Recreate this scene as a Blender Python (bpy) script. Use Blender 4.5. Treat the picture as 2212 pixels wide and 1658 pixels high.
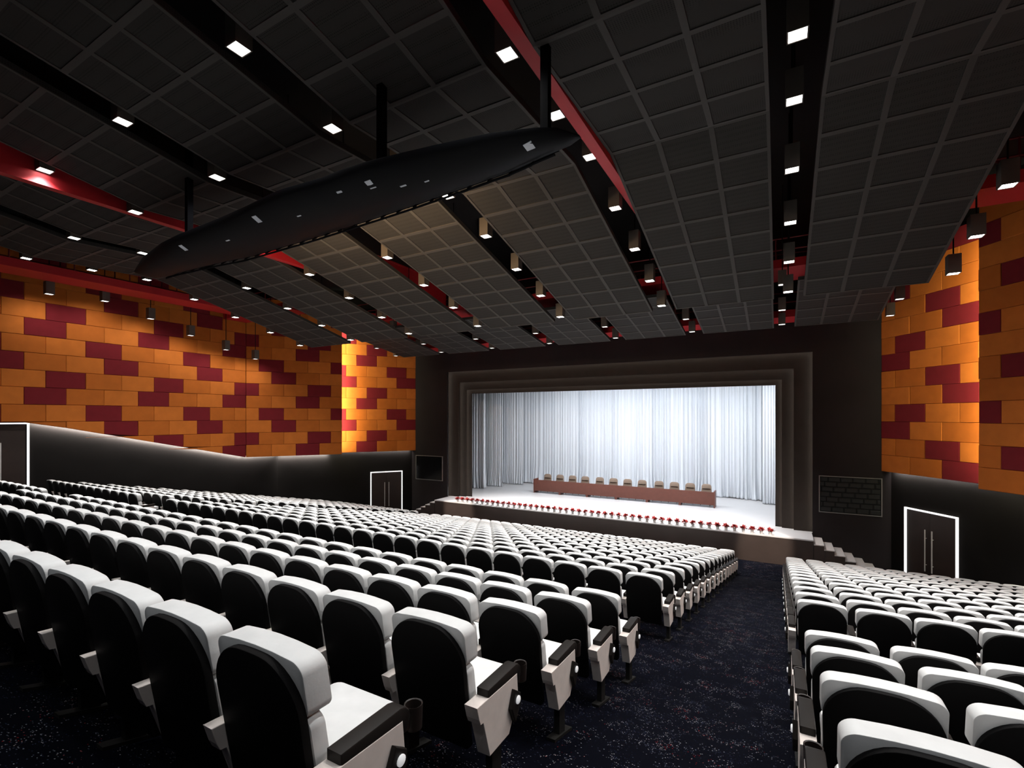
import bpy, bmesh, math, random
import numpy as np
from mathutils import Vector, Matrix

C = bpy.context.scene
for o in list(bpy.data.objects):
    bpy.data.objects.remove(o)
random.seed(7)
rng = np.random.default_rng(7)
R = math.radians
ZC = 6.04                       # height of the eye above the lowest floor


def Z(zr):
    return zr + ZC


# ------------------------------------------------------------------ camera
F_PX, HOR, YAW = 1036.0, 899.3, R(29.17)
cam_d = bpy.data.cameras.new('camera')
cam_d.sensor_fit = 'HORIZONTAL'
cam_d.sensor_width = 36.0
cam_d.lens = F_PX / 2212.0 * 36.0
cam_d.shift_y = (HOR - 829.0) / 2212.0
cam_d.clip_start, cam_d.clip_end = 0.05, 200.0
cam = bpy.data.objects.new('camera', cam_d)
C.collection.objects.link(cam)
cam.location = (0.0, 0.0, ZC)
cam.rotation_euler = (R(90), 0.0, YAW)
C.camera = cam


def project(x, y, zr):
    d = -x * math.sin(YAW) + y * math.cos(YAW)
    r = x * math.cos(YAW) + y * math.sin(YAW)
    if d < 0.05:
        return None, None, d
    return 1106 + F_PX * r / d, HOR - F_PX * zr / d, d


# ------------------------------------------------------------------ world, exposure
w = bpy.data.worlds.new('world')
C.world = w
w.use_nodes = True
w.node_tree.nodes['Background'].inputs[0].default_value = (0.5, 0.6, 0.8, 1)
w.node_tree.nodes['Background'].inputs[1].default_value = 0.0
C.view_settings.view_transform = 'Standard'
C.view_settings.look = 'None'
C.view_settings.exposure = 0.0
C.view_settings.gamma = 1.0
C.view_settings.use_curve_mapping = False
C.cycles.use_denoising = True
C.cycles.use_adaptive_sampling = True
C.cycles.adaptive_threshold = 0.05
C.cycles.max_bounces = 4
C.cycles.diffuse_bounces = 2
C.cycles.glossy_bounces = 2
C.cycles.sample_clamp_indirect = 4.0

LAMP_W = 385.0        # one pendant downlight
SOFFIT_W = 44.0       # LED line per metre under the wall panels
SLOT_W = 290.0         # LED line in the wall slots
STAGE_W = 1000.0
APRON_W = 900.0


def area_light(name, loc, direction, sx, sy, power, color=(1, 1, 1), spread=180, parent=None, xaxis=None):
    l = bpy.data.lights.new(name, 'AREA')
    l.shape = 'RECTANGLE'
    l.size, l.size_y = sx, sy
    l.energy = power
    l.color = color
    l.spread = R(spread)
    o = bpy.data.objects.new(name, l)
    C.collection.objects.link(o)
    zax = -Vector(direction).normalized()
    xa = Vector(xaxis) if xaxis is not None else Vector((1, 0, 0))
    xa = (xa - zax * xa.dot(zax)).normalized()
    ya = zax.cross(xa)
    m = Matrix((xa, ya, zax)).transposed().to_4x4()
    m.translation = Vector(loc)
    o.matrix_world = m
    return o


def spot_light(name, loc, direction, power, angle, blend=1.0, color=(1, 1, 1), radius=0.1):
    l = bpy.data.lights.new(name, 'SPOT')
    l.energy, l.color, l.shadow_soft_size = power, color, radius
    l.spot_size, l.spot_blend = R(angle), blend
    o = bpy.data.objects.new(name, l)
    C.collection.objects.link(o)
    o.location = loc
    o.rotation_mode = 'QUATERNION'
    o.rotation_quaternion = Vector(direction).to_track_quat('-Z', 'Y')
    return o


# large stage lights hung in the stage house, behind and in front of the proscenium head
area_light('stage_light_batten', (-6.4, 25.7, Z(2.35)), (0, 0.62, -1), 14.5, 1.0, STAGE_W, (0.93, 0.965, 1.0), 150)
area_light('apron_light', (-8.4, 22.9, Z(3.2)), (0, -0.05, -1), 14.0, 0.5, APRON_W, (1.0, 0.97, 0.95), 70)

# ------------------------------------------------------------------ materials
MATS = {}


def mat(name, col, rough=0.5, metal=0.0, emit=None, emit_s=0.0, spec=0.5, noise=None, bump=None):
    m = bpy.data.materials.new(name)
    m.use_nodes = True
    nt = m.node_tree
    b = nt.nodes['Principled BSDF']
    b.inputs['Base Color'].default_value = (*col, 1)
    b.inputs['Roughness'].default_value = rough
    b.inputs['Metallic'].default_value = metal
    b.inputs['Specular IOR Level'].default_value = spec
    if emit:
        b.inputs['Emission Color'].default_value = (*emit, 1)
        b.inputs['Emission Strength'].default_value = emit_s
    if noise:
        scale, amt = noise
        tc = nt.nodes.new('ShaderNodeTexCoord')
        n = nt.nodes.new('ShaderNodeTexNoise')
        n.inputs['Scale'].default_value = scale
        n.inputs['Detail'].default_value = 4
        mr = nt.nodes.new('ShaderNodeMapRange')
        mr.inputs['From Min'].default_value, mr.inputs['From Max'].default_value = 0.3, 0.7
        mr.inputs['To Min'].default_value, mr.inputs['To Max'].default_value = 1 - amt, 1 + amt
        mx = nt.nodes.new('ShaderNodeVectorMath')
        mx.operation = 'SCALE'
        mx.inputs[0].default_value = col
        nt.links.new(tc.outputs['Object'], n.inputs['Vector'])
        nt.links.new(n.outputs['Fac'], mr.inputs['Value'])
        nt.links.new(mr.outputs['Result'], mx.inputs['Scale'])
        nt.links.new(mx.outputs['Vector'], b.inputs['Base Color'])
    if bump:
        scale, stren = bump
        tc = nt.nodes.new('ShaderNodeTexCoord')
        n = nt.nodes.new('ShaderNodeTexNoise')
        n.inputs['Scale'].default_value = scale
        bp = nt.nodes.new('ShaderNodeBump')
        bp.inputs['Strength'].default_value = stren
        bp.inputs['Distance'].default_value = 0.01
        nt.links.new(tc.outputs['Object'], n.inputs['Vector'])
        nt.links.new(n.outputs['Fac'], bp.inputs['Height'])
        nt.links.new(bp.outputs['Normal'], b.inputs['Normal'])
    MATS[name] = m
    return m


M_WHITE = mat('white_leather', (0.73, 0.725, 0.715), 0.55, noise=(9, 0.05), bump=(60, 0.05))
M_SHELL = mat('black_shell', (0.007, 0.0065, 0.0065), 0.65, spec=0.05)
M_PANEL = mat('pale_panel', (0.79, 0.70, 0.645), 0.6, noise=(14, 0.05))
M_ARM = mat('dark_armrest', (0.014, 0.0115, 0.010), 0.5, spec=0.2)
M_FOOT = mat('dark_metal', (0.012, 0.011, 0.010), 0.5, spec=0.3)
M_CUP = mat('cup_plastic', (0.020, 0.014, 0.012), 0.4, spec=0.3)
M_LENS = mat('aisle_lens', (0.85, 0.85, 0.85), 0.3, emit=(1, 1, 1), emit_s=0.35)
M_WALL = mat('dark_wall', (0.0095, 0.0084, 0.0080), 0.75, spec=0.06, noise=(1.2, 0.08))
M_WALLF = mat('stage_wall', (0.026, 0.022, 0.023), 0.75, spec=0.06, noise=(0.5, 0.12))
M_PROS = mat('proscenium_brown', (0.034, 0.028, 0.0245), 0.7, spec=0.10, noise=(2.5, 0.08))
M_ORANGE = mat('orange_felt', (0.54, 0.150, 0.021), 0.8, spec=0.2, noise=(3, 0.07))
M_ORANGE2 = mat('deep_orange_felt', (0.46, 0.120, 0.015), 0.8, spec=0.2, noise=(3, 0.07))
M_MAROON = mat('maroon_felt', (0.170, 0.011, 0.016), 0.85, spec=0.2, noise=(4, 0.06))
M_GAP = mat('panel_backing', (0.05, 0.012, 0.006), 0.9)
M_RED = mat('red_paint', (0.47, 0.013, 0.020), 0.55, noise=(0.8, 0.06))
M_REDD = mat('dark_red_paint', (0.17, 0.010, 0.014), 0.55)
M_BLACK = mat('black_paint', (0.006, 0.006, 0.007), 0.7, spec=0.2)
M_PITCH = mat('pitch_black', (0.0022, 0.0022, 0.0028), 0.9, spec=0.02)
M_VOID = mat('ceiling_black', (0.012, 0.012, 0.013), 0.9, spec=0.1)
M_LAMPBOX = mat('lamp_housing', (0.10, 0.085, 0.072), 0.5, noise=(6, 0.06))
M_LAMPON = mat('lamp_diffuser', (0.9, 0.9, 0.9), 0.5, emit=(1.0, 0.99, 0.97), emit_s=14.0)
M_LAMPDIM = mat('lamp_diffuser_dim', (0.9, 0.9, 0.9), 0.5, emit=(1.0, 0.98, 0.95), emit_s=2.2)
M_GRID = mat('panel_rib', (0.060, 0.056, 0.053), 0.7, spec=0.2)
M_DOORLED = mat('door_light_line', (0.9, 0.9, 0.9), 0.4, emit=(1, 1, 1), emit_s=0.95)
M_DOOR = mat('door_wood', (0.026, 0.016, 0.013), 0.5, noise=(3, 0.12))
M_STEEL = mat('brushed_steel', (0.62, 0.59, 0.57), 0.4, metal=0.25)
M_DECK = mat('stage_floor', (0.70, 0.69, 0.70), 0.30, spec=0.5, noise=(0.6, 0.03))
M_FASCIA = mat('stage_fascia', (0.050, 0.036, 0.031), 0.45, noise=(2, 0.10))
M_TREAD = mat('step_tread', (0.62, 0.58, 0.56), 0.5)
M_TABLE = mat('table_wood', (0.155, 0.050, 0.034), 0.45, noise=(5, 0.07))
M_TAN = mat('tan_leather', (0.30, 0.225, 0.175), 0.45)
M_CHROME = mat('chair_metal', (0.06, 0.06, 0.06), 0.35, metal=0.6)
M_CURT = mat('white_curtain', (0.75, 0.79, 0.85), 0.8, spec=0.15)  # white cloth, with the cool tint of its shade mixed into the colour
M_PETAL = mat('red_petal', (0.30, 0.012, 0.010), 0.55, noise=(30, 0.25))
M_STEM = mat('dark_leaf', (0.05, 0.006, 0.006), 0.6)
M_POT = mat('white_pot', (0.80, 0.78, 0.76), 0.4)
M_GLASSK = mat('black_glass', (0.004, 0.004, 0.005), 0.15, spec=0.5)
M_TRIM = mat('grey_trim', (0.20, 0.19, 0.185), 0.5)
M_PAD = mat('black_pad', (0.018, 0.019, 0.019), 0.6, spec=0.3)
M_HULL = mat('bridge_black', (0.0034, 0.0038, 0.0052), 0.6, spec=0.10)
M_GLINT = mat('glint_glow', (0.35, 0.36, 0.38), 0.4, emit=(0.8, 0.85, 0.95), emit_s=0.10)  # pale colour and slight glow painted in for reflected light, no lamps


def infill_material():
    m = mat('perforated_infill', (0.033, 0.031, 0.029), 0.8, spec=0.15)
    nt = m.node_tree
    b = nt.nodes['Principled BSDF']
    tc = nt.nodes.new('ShaderNodeTexCoord')
    vo = nt.nodes.new('ShaderNodeTexVoronoi')
    vo.inputs['Scale'].default_value = 30
    vo.inputs['Randomness'].default_value = 0.12
    cr = nt.nodes.new('ShaderNodeMapRange')
    cr.inputs['From Min'].default_value, cr.inputs['From Max'].default_value = 0.18, 0.32
    cr.inputs['To Min'].default_value, cr.inputs['To Max'].default_value = 0.35, 1.0
    sc = nt.nodes.new('ShaderNodeVectorMath')
    sc.operation = 'SCALE'
    sc.inputs[0].default_value = (0.033, 0.031, 0.029)
    nt.links.new(tc.outputs['Object'], vo.inputs['Vector'])
    nt.links.new(vo.outputs['Distance'], cr.inputs['Value'])
    nt.links.new(cr.outputs['Result'], sc.inputs['Scale'])
    nt.links.new(sc.outputs['Vector'], b.inputs['Base Color'])
    return m


M_INFILL = infill_material()


def carpet_material():
    m = mat('speckled_carpet', (0.003, 0.004, 0.010), 0.95, spec=0.05)
    nt = m.node_tree
    N, L = nt.nodes, nt.links
    b = N['Principled BSDF']
    tc = N.new('ShaderNodeTexCoord')
    mp = N.new('ShaderNodeMapping')
    mp.inputs['Scale'].default_value = (1.0, 1.35, 1.0)
    L.new(tc.outputs['Object'], mp.inputs['Vector'])
    vo = N.new('ShaderNodeTexVoronoi')
    vo.inputs['Scale'].default_value = 75
    L.new(mp.outputs['Vector'], vo.inputs['Vector'])
    sep = N.new('ShaderNodeSeparateColor')
    L.new(vo.outputs['Color'], sep.inputs['Color'])
    # clusters of specks
    n1 = N.new('ShaderNodeTexNoise')
    n1.inputs['Scale'].default_value = 5.5
    n1.inputs['Detail'].default_value = 3.0
    n1.inputs['Roughness'].default_value = 0.65
    L.new(tc.outputs['Object'], n1.inputs['Vector'])
    thr = N.new('ShaderNodeMapRange')
    thr.inputs['From Min'].default_value, thr.inputs['From Max'].default_value = 0.44, 0.72
    thr.inputs['To Min'].default_value, thr.inputs['To Max'].default_value = 0.03, 0.72
    L.new(n1.outputs['Fac'], thr.inputs['Value'])
    less = N.new('ShaderNodeMath')
    less.operation = 'LESS_THAN'
    L.new(sep.outputs['Red'], less.inputs[0])
    L.new(thr.outputs['Result'], less.inputs[1])
    dot = N.new('ShaderNodeMath')
    dot.operation = 'LESS_THAN'
    dot.inputs[1].default_value = 0.36
    L.new(vo.outputs['Distance'], dot.inputs[0])
    msk = N.new('ShaderNodeMath')
    msk.operation = 'MULTIPLY'
    L.new(less.outputs[0], msk.inputs[0])
    L.new(dot.outputs[0], msk.inputs[1])
    # speck colour
    n2 = N.new('ShaderNodeTexNoise')
    n2.inputs['Scale'].default_value = 3.1
    n2.inputs['Detail'].default_value = 2.0
    L.new(tc.outputs['Object'], n2.inputs['Vector'])
    addn = N.new('ShaderNodeMath')
    addn.operation = 'MULTIPLY_ADD'
    addn.inputs[1].default_value = 0.42
    L.new(sep.outputs['Green'], addn.inputs[0])
    L.new(n2.outputs['Fac'], addn.inputs[2])
    ramp = N.new('ShaderNodeValToRGB')
    e = ramp.color_ramp.elements
    e[0].position, e[0].color = 0.25, (0.003, 0.0045, 0.016, 1)
    e[1].position, e[1].color = 0.86, (0.17, 0.008, 0.010, 1)
    for p, c in ((0.45, (0.011, 0.015, 0.036, 1)), (0.60, (0.048, 0.056, 0.082, 1)), (0.73, (0.25, 0.25, 0.265, 1)), (0.82, (0.30, 0.26, 0.255, 1))):
        q = e.new(p)
        q.color = c
    sub = N.new('ShaderNodeMath')
    sub.operation = 'SUBTRACT'
    sub.inputs[1].default_value = 0.13
    L.new(addn.outputs[0], sub.inputs[0])
    L.new(sub.outputs[0], ramp.inputs['Fac'])
    mix = N.new('ShaderNodeMix')
    mix.data_type = 'RGBA'
    mix.inputs[6].default_value = (0.0006, 0.0008, 0.0030, 1)
    L.new(msk.outputs[0], mix.inputs[0])
    L.new(ramp.outputs['Color'], mix.inputs[7])
    L.new(mix.outputs[2], b.inputs['Base Color'])
    return m


M_CARPET = carpet_material()


# ------------------------------------------------------------------ helpers
class MB:
    """collects shapes; build() links them as ONE mesh object"""

    def __init__(self):
        self.v, self.f, self.mi = [], [], []
        self.mats = []

    def m(self, material):
        if material not in self.mats:
            self.mats.append(material)
        return self.mats.index(material)

    def add(self, vs, fs, material):
        k, i = len(self.v), self.m(material)
        self.v += [tuple(p) for p in vs]
        for q in fs:
            self.f.append([a + k for a in q])
            self.mi.append(i)

    def box(self, x0, x1, y0, y1, z0, z1, material):
        self.hexa([(x0, y0, z0), (x1, y0, z0), (x1, y1, z0), (x0, y1, z0), (x0, y0, z1), (x1, y0, z1), (x1, y1, z1), (x0, y1, z1)], material)

    def hexa(self, p, material):
        self.add(p, [(0, 3, 2, 1), (4, 5, 6, 7), (0, 1, 5, 4), (1, 2, 6, 5), (2, 3, 7, 6), (3, 0, 4, 7)], material)

    def bar(self, a, b, r, material, n=6):
        a, b = Vector(a), Vector(b)
        d = (b - a).normalized()
        u = d.orthogonal().normalized()
        w_ = d.cross(u)
        vs = []
        for p in (a, b):
            for k in range(n):
                t = 2 * math.pi * k / n
                vs.append(p + (u * math.cos(t) + w_ * math.sin(t)) * r)
        fs = [(k, (k + 1) % n, n + (k + 1) % n, n + k) for k in range(n)]
        fs += [tuple(range(n - 1, -1, -1)), tuple(range(n, 2 * n))]
        self.add(vs, fs, material)

    def loft(self, rings, material, cap=True):
        n = len(rings[0])
        vs = [p for r_ in rings for p in r_]
        fs = []
        for i in range(len(rings) - 1):
            for k in range(n):
                fs.append((i * n + k, i * n + (k + 1) % n, (i + 1) * n + (k + 1) % n, (i + 1) * n + k))
        if cap:
            fs.append(tuple(range(n - 1, -1, -1)))
            fs.append(tuple(range((len(rings) - 1) * n, len(rings) * n)))
        self.add(vs, fs, material)

    def prism(self, poly, axis, a, b, material, bev=0.0):
        """poly = 2D points; extruded along axis ('x': poly in (y,z); 'y': poly in (x,z)) from a to b, edges eased by bev"""
        c = (sum(p[0] for p in poly) / len(poly), sum(p[1] for p in poly) / len(poly))
        hw = max(abs(p[0] - c[0]) for p in poly)
        hh = max(abs(p[1] - c[1]) for p in poly)
        lay = [(a, 0), (b, 0)] if bev <= 0 else [(a, 1), (a + (b - a) / abs(b - a) * bev * 0.35, 0.3), (a + (b - a) / abs(b - a) * bev, 0), (b - (b - a) / abs(b - a) * bev, 0), (b - (b - a) / abs(b - a) * bev * 0.35, 0.3), (b, 1)]
        rings = []
        for t, k in lay:
            sx, sy = 1 - bev * k / hw, 1 - bev * k / hh
            ring = []
            for p in poly:
                q = (c[0] + (p[0] - c[0]) * sx, c[1] + (p[1] - c[1]) * sy)
                ring.append((t, q[0], q[1]) if axis == 'x' else (q[0], t, q[1]))
            rings.append(ring)
        self.loft(rings, material)

    def mesh(self, name, smooth=None):
        me = bpy.data.meshes.new(name)
        me.from_pydata(self.v, [], self.f)
        for m_ in self.mats:
            me.materials.append(m_)
        me.polygons.foreach_set('material_index', self.mi)
        bm = bmesh.new()
        bm.from_mesh(me)
        bmesh.ops.recalc_face_normals(bm, faces=bm.faces)
        bm.to_mesh(me)
        bm.free()
        if smooth:
            me.polygons.foreach_set('use_smooth', [True] * len(me.polygons))
            me.set_sharp_from_angle(angle=R(smooth))
        me.update()
        return me

    def build(self, name, parent=None, smooth=None, loc=None):
        return link(name, self.mesh(name, smooth), parent, loc)


def link(name, data, parent=None, loc=None):
    o = bpy.data.objects.new(name, data)
    C.collection.objects.link(o)
    if parent is not None:
        o.parent = parent
    if loc is not None:
        o.location = loc
    return o


def tag(o, label=None, cat=None, group=None, kind=None):
    if label:
        o['label'] = label
    if cat:
        o['category'] = cat
    if group:
        o['group'] = group
    if kind:
        o['kind'] = kind
    return o


def thing(name, label, cat, loc=(0, 0, 0), group=None, kind=None):
    o = bpy.data.objects.new(name, None)
    C.collection.objects.link(o)
    o.location = loc
    o.empty_display_size = 0.1
    return tag(o, label, cat, group, kind)


def copy_thing(o, loc, label=None, kids=True, rotz=None):
    c = o.copy()
    C.collection.objects.link(c)
    c.location = loc
    if rotz is not None:
        c.rotation_euler = (0, 0, rotz)
    if label:
        c['label'] = label
    if kids:
        for ch in o.children:
            d = ch.copy()
            C.collection.objects.link(d)
            d.parent = c
            for g in ch.children:
                e = g.copy()
                C.collection.objects.link(e)
                e.parent = d
    return c


def structure(mb, name, smooth=None):
    return tag(mb.build(name, smooth=smooth), kind='structure')


ORD = 'zeroth first second third fourth fifth sixth seventh eighth ninth tenth eleventh twelfth thirteenth fourteenth fifteenth sixteenth seventeenth eighteenth nineteenth twentieth'.split()
ORD += ['twenty-' + q for q in ORD[1:10]] + ['thirtieth'] + ['thirty-' + q for q in ORD[1:10]] + ['fortieth'] + ['forty-' + q for q in ORD[1:10]] + ['fiftieth']

CX = -8.42            # the hall's centre line


# ------------------------------------------------------------------ floor
PROF = [(-4.0, -0.43), (0.0, -1.50), (4.99, -2.835), (5.45, -2.955), (6.9, -3.218), (20.1, -6.04), (24.2, -6.04)]


def floor_z(y):
    for (a, za), (b, zb) in zip(PROF, PROF[1:]):
        if y <= b:
            return za + (zb - za) * (y - a) / (b - a)
    return PROF[-1][1]


mb = MB()
for (a, za), (b, zb) in zip(PROF, PROF[1:]):
    mb.hexa([(-27, a, Z(za - 0.3)), (10, a, Z(za - 0.3)), (10, b, Z(zb - 0.3)), (-27, b, Z(zb - 0.3)), (-27, a, Z(za)), (10, a, Z(za)), (10, b, Z(zb)), (-27, b, Z(zb))], M_CARPET)
structure(mb, 'floor')

# ------------------------------------------------------------------ ceiling slab, back wall
mb = MB()
mb.box(-27, 10, -4, 24.2, Z(7.6), Z(7.8), M_VOID)
structure(mb, 'ceiling')
mb = MB()
mb.box(-27, 10, -4.2, -4.0, Z(-0.7), Z(7.8), M_WALL)
structure(mb, 'wall_back')


# ------------------------------------------------------------------ side walls (built on the left, mirrored to the right)
YP = 23.83
K35 = 0.70


def sx(xp, side):                       # xp = distance out from the centre line
    return CX - xp if side < 0 else CX + xp


SOFF = -2.17


def soff_z(y):                          # lower edge of the orange cladding
    if y >= 15.4:
        return SOFF
    if y >= 7.02:
        return SOFF + (15.4 - y) * (SOFF + 0.22) / (7.02 - 15.4) * 1.0
    return -0.22


for side, nm in ((-1, 'left'), (1, 'right')):
    # lower dark wall: follows the stage-end splay, then straight back
    pts = [(12.25, YP + 0.02), (12.25 + K35 * (YP - 17.47), 17.47), (16.7, -4.0)]
    pts[1] = (16.7, 17.47)
    mb = MB()
    for (xa, ya), (xb, yb) in zip(pts, pts[1:]):
        mb.hexa([(sx(xa, side), ya, Z(-6.3)), (sx(xb, side), yb, Z(-6.3)), (sx(xb + 0.25, side), yb, Z(-6.3)), (sx(xa + 0.25, side), ya, Z(-6.3)),
                 (sx(xa, side), ya, Z(7.6)), (sx(xb, side), yb, Z(7.6)), (sx(xb + 0.25, side), yb, Z(7.6)), (sx(xa + 0.25, side), ya, Z(7.6))], M_WALL)
    structure(mb, 'wall_' + nm)

    # orange and maroon cladding bricks
    hb = 0.611          # half a brick
    rh = 0.657          # row height
    S = (1, 2, 5, 4)
    mb = MB()
    c35, s35 = math.cos(math.atan(K35)), math.sin(math.atan(K35))

    def seg_point(seg, h):
        if seg == 0:                      # straight side
            return 16.4, 15.4 - 0.614 * (15 - h)
        if seg == 1:                      # near splayed leaf
            t = (h - 15) * 0.606
            return 16.4 - t * s35, 15.4 + t * c35
        t = (7 - h) * 0.606               # far splayed leaf, measured from the stage wall
        return 11.95 + t * s35, YP - t * c35

    def brick(seg, h0, h1, row, material):
        z0, z1 = SOFF + row * rh, SOFF + (row + 1) * rh
        if seg == 0:
            za0, za1 = max(z0, soff_z(seg_point(0, h0)[1])), max(z0, soff_z(seg_point(0, h1)[1]))
            if za0 >= z1 - 0.01 and za1 >= z1 - 0.01:
                return
            za0, za1 = min(za0, z1 - 0.004), min(za1, z1 - 0.004)
        else:
            za0 = za1 = z0
        (xa, ya), (xb, yb) = seg_point(seg, h0), seg_point(seg, h1)
        nx, ny = (1.0, 0.0) if seg == 0 else (c35, s35)      # outward from the hall
        L_ = math.hypot(xb - xa, yb - ya)
        tx, ty = (xb - xa) / L_, (yb - ya) / L_
        g = 0.004
        pr = random.uniform(-0.012, 0.012)
        f = 0.014

        def P(x, y, z, out):
            return (sx(x + nx * (out + pr), side), y + ny * (out + pr), Z(z))
        ax, ay, bx, by = xa + tx * g, ya + ty * g, xb - tx * g, yb - ty * g
        cxa, cya, cxb, cyb = xa + tx * (g + f), ya + ty * (g + f), xb - tx * (g + f), yb - ty * (g + f)
        back = [P(ax, ay, za0 + g, 0.10), P(bx, by, za1 + g, 0.10), P(bx, by, z1 - g, 0.10), P(ax, ay, z1 - g, 0.10)]
        rim = [P(ax, ay, za0 + g, 0.012), P(bx, by, za1 + g, 0.012), P(bx, by, z1 - g, 0.012), P(ax, ay, z1 - g, 0.012)]
        fr = [P(cxa, cya, min(za0 + g + f, z1 - g), 0), P(cxb, cyb, min(za1 + g + f, z1 - g), 0), P(cxb, cyb, z1 - g - f * 0.2, 0), P(cxa, cya, z1 - g - f * 0.2, 0)]
        mb.loft([back, rim, fr], material)

    for seg, h_lo, h_hi in ((0, -20, 15), (1, 15, 23.0), (2, -2.0, 7)):
        for row in range(0, 13):
            s = S[row % 4]
            odd = s % 2
            edges = [h for h in range(int(math.floor(h_lo)) - 2, int(h_hi) + 3) if (h % 2) == odd]
            for a in edges:
                b = a + 2
                a2, b2 = max(a, h_lo), min(b, h_hi)
                if b2 - a2 < 0.05:
                    continue
                if (a - s) % 6 == 0:
                    material = M_MAROON
                else:
                    material = M_ORANGE2 if ((a - s) % 6) in (2,) else M_ORANGE
                brick(seg, a2, b2, row, material)
    # backing board behind the bricks and its closed underside
    for seg, h_lo, h_hi in ((1, 15, 23.0), (2, -2.0, 7)):
        (xa, ya), (xb, yb) = seg_point(seg, h_lo), seg_point(seg, h_hi)
        o0, o1 = 0.08, 0.13
        mb.hexa([(sx(xa + c35 * o0, side), ya + s35 * o0, Z(SOFF + 0.01)), (sx(xb + c35 * o0, side), yb + s35 * o0, Z(SOFF + 0.01)), (sx(xb + c35 * o1, side), yb + s35 * o1, Z(SOFF + 0.01)), (sx(xa + c35 * o1, side), ya + s35 * o1, Z(SOFF + 0.01)),
                 (sx(xa + c35 * o0, side), ya + s35 * o0, Z(6.4)), (sx(xb + c35 * o0, side), yb + s35 * o0, Z(6.4)), (sx(xb + c35 * o1, side), yb + s35 * o1, Z(6.4)), (sx(xa + c35 * o1, side), ya + s35 * o1, Z(6.4))], M_GAP)
    ys = [15.4, 7.02, -4.0]
    for ya, yb in zip(ys, ys[1:]):
        za, zb = soff_z(ya) + 0.01, soff_z(yb) + 0.01
        mb.hexa([(sx(16.48, side), ya, Z(za)), (sx(16.48, side), yb, Z(zb)), (sx(16.53, side), yb, Z(zb)), (sx(16.53, side), ya, Z(za)),
                 (sx(16.48, side), ya, Z(6.4)), (sx(16.48, side), yb, Z(6.4)), (sx(16.53, side), yb, Z(6.4)), (sx(16.53, side), ya, Z(6.4))], M_GAP)
    structure(mb, 'wall_%s_cladding' % nm)

    # LED lines under the cladding
    warm = (1.0, 0.93, 0.86)
    zs = Z(SOFF - 0.02)

    def soffit(a, b, za, zb):
        a, b = Vector((sx(a[0], side), a[1], Z(za))), Vector((sx(b[0], side), b[1], Z(zb)))
        d = b - a
        out = Vector((side * 1.0, 0, 0)) if abs(d.x) < 0.1 else Vector((side * c35, s35, 0))
        dn = d.normalized()
        dr = Vector((0, 0, -1)) + out * 0.9
        dr = dr - dn * dr.dot(dn)
        area_light('soffit_light_%s' % nm, (a + b) / 2, dr, d.length, 0.06, SOFFIT_W * d.length, warm, 150, xaxis=d)
    soffit((12.26, 23.6), (15.02, 19.64), SOFF + 0.03, SOFF + 0.03)
    soffit((15.06, 19.58), (16.58, 17.40), SOFF - 0.06, SOFF - 0.06)
    soffit((16.61, 17.3), (16.61, 15.4), SOFF + 0.03, SOFF + 0.03)
    if side < 0:
        soffit((16.61, 15.35), (16.61, 7.05), SOFF + 0.03, -0.19)
    # LED line in the slot between the two leaves
    xs, ysl = seg_point(1, 22.85)
    px_, py_ = sx(xs + c35 * 0.36, side), ysl + s35 * 0.36
    area_light('slot_light_%s' % nm, (px_, py_, Z(1.9)), (side * 0.62, 0.78, 0), 7.6, 0.06, SLOT_W, (1.0, 0.92, 0.60), 170, xaxis=(0, 0, 1))

# ------------------------------------------------------------------ stage end wall and proscenium
PX0, PX1, PZT = -17.87, 1.21, 2.73
mb = MB()
mb.box(-27, PX0, YP, YP + 0.06, Z(-6.3), Z(7.6), M_WALLF)
mb.box(PX1, 10, YP, YP + 0.06, Z(-6.3), Z(7.6), M_WALLF)
mb.box(PX0, PX1, YP, YP + 0.06, Z(PZT), Z(7.6), M_WALLF)
structure(mb, 'wall_front')

ZS = -4.9
pros = thing('proscenium_frame', 'dark brown stepped proscenium frame with glowing edges around the stage', 'stage frame', (CX, YP, Z(ZS)))
rings = [((-17.95, 1.29, 2.80), (-17.15, 0.53, 2.08), 24.05), ((-17.28, 0.66, 2.2), (-16.78, 0.08, 1.64), 24.27), ((-16.9, 0.2, 1.75), (-16.47, -0.17, 1.40), 24.45)]
for (a0, a1, at), (b0, b1, bt), yk in rings:
    mb = MB()
    th = 0.05
    ox, oy, oz = CX, YP, Z(ZS)
    mb.box(a0 - ox, b0 - ox, yk - oy, yk + th - oy, 0.002, Z(at) - oz, M_PROS)
    mb.box(b1 - ox, a1 - ox, yk - oy, yk + th - oy, 0.002, Z(at) - oz, M_PROS)
    mb.box(b0 - ox, b1 - ox, yk - oy, yk + th - oy, Z(bt) - oz, Z(at) - oz, M_PROS)
    mb.build('frame_step', pros)
cove = (1.0, 0.90, 0.80)
fr = [(PX0, PX1, PZT, YP + 0.07), (-17.15, 0.53, 2.08, 24.11), (-16.78, 0.08, 1.64, 24.33)]
for i, (x0, x1, zt, y) in enumerate(fr):
    e = 0.05
    p = (4.2, 3.4, 2.9)[i]
    area_light('cove_light', ((x0 + x1) / 2, y, Z(zt + e)), (0, 0.7, -1), x1 - x0, 0.03, p * 3.2, cove, 170)
    area_light('cove_light', (x0 - e, y, Z((zt + ZS) / 2)), (1, 0.7, 0), zt - ZS, 0.03, p * 2.0, cove, 170, xaxis=(0, 0, 1))
    area_light('cove_light', (x1 + e, y, Z((zt + ZS) / 2)), (-1, 0.7, 0), zt - ZS, 0.03, p * 2.0, cove, 170, xaxis=(0, 0, 1))

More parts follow.
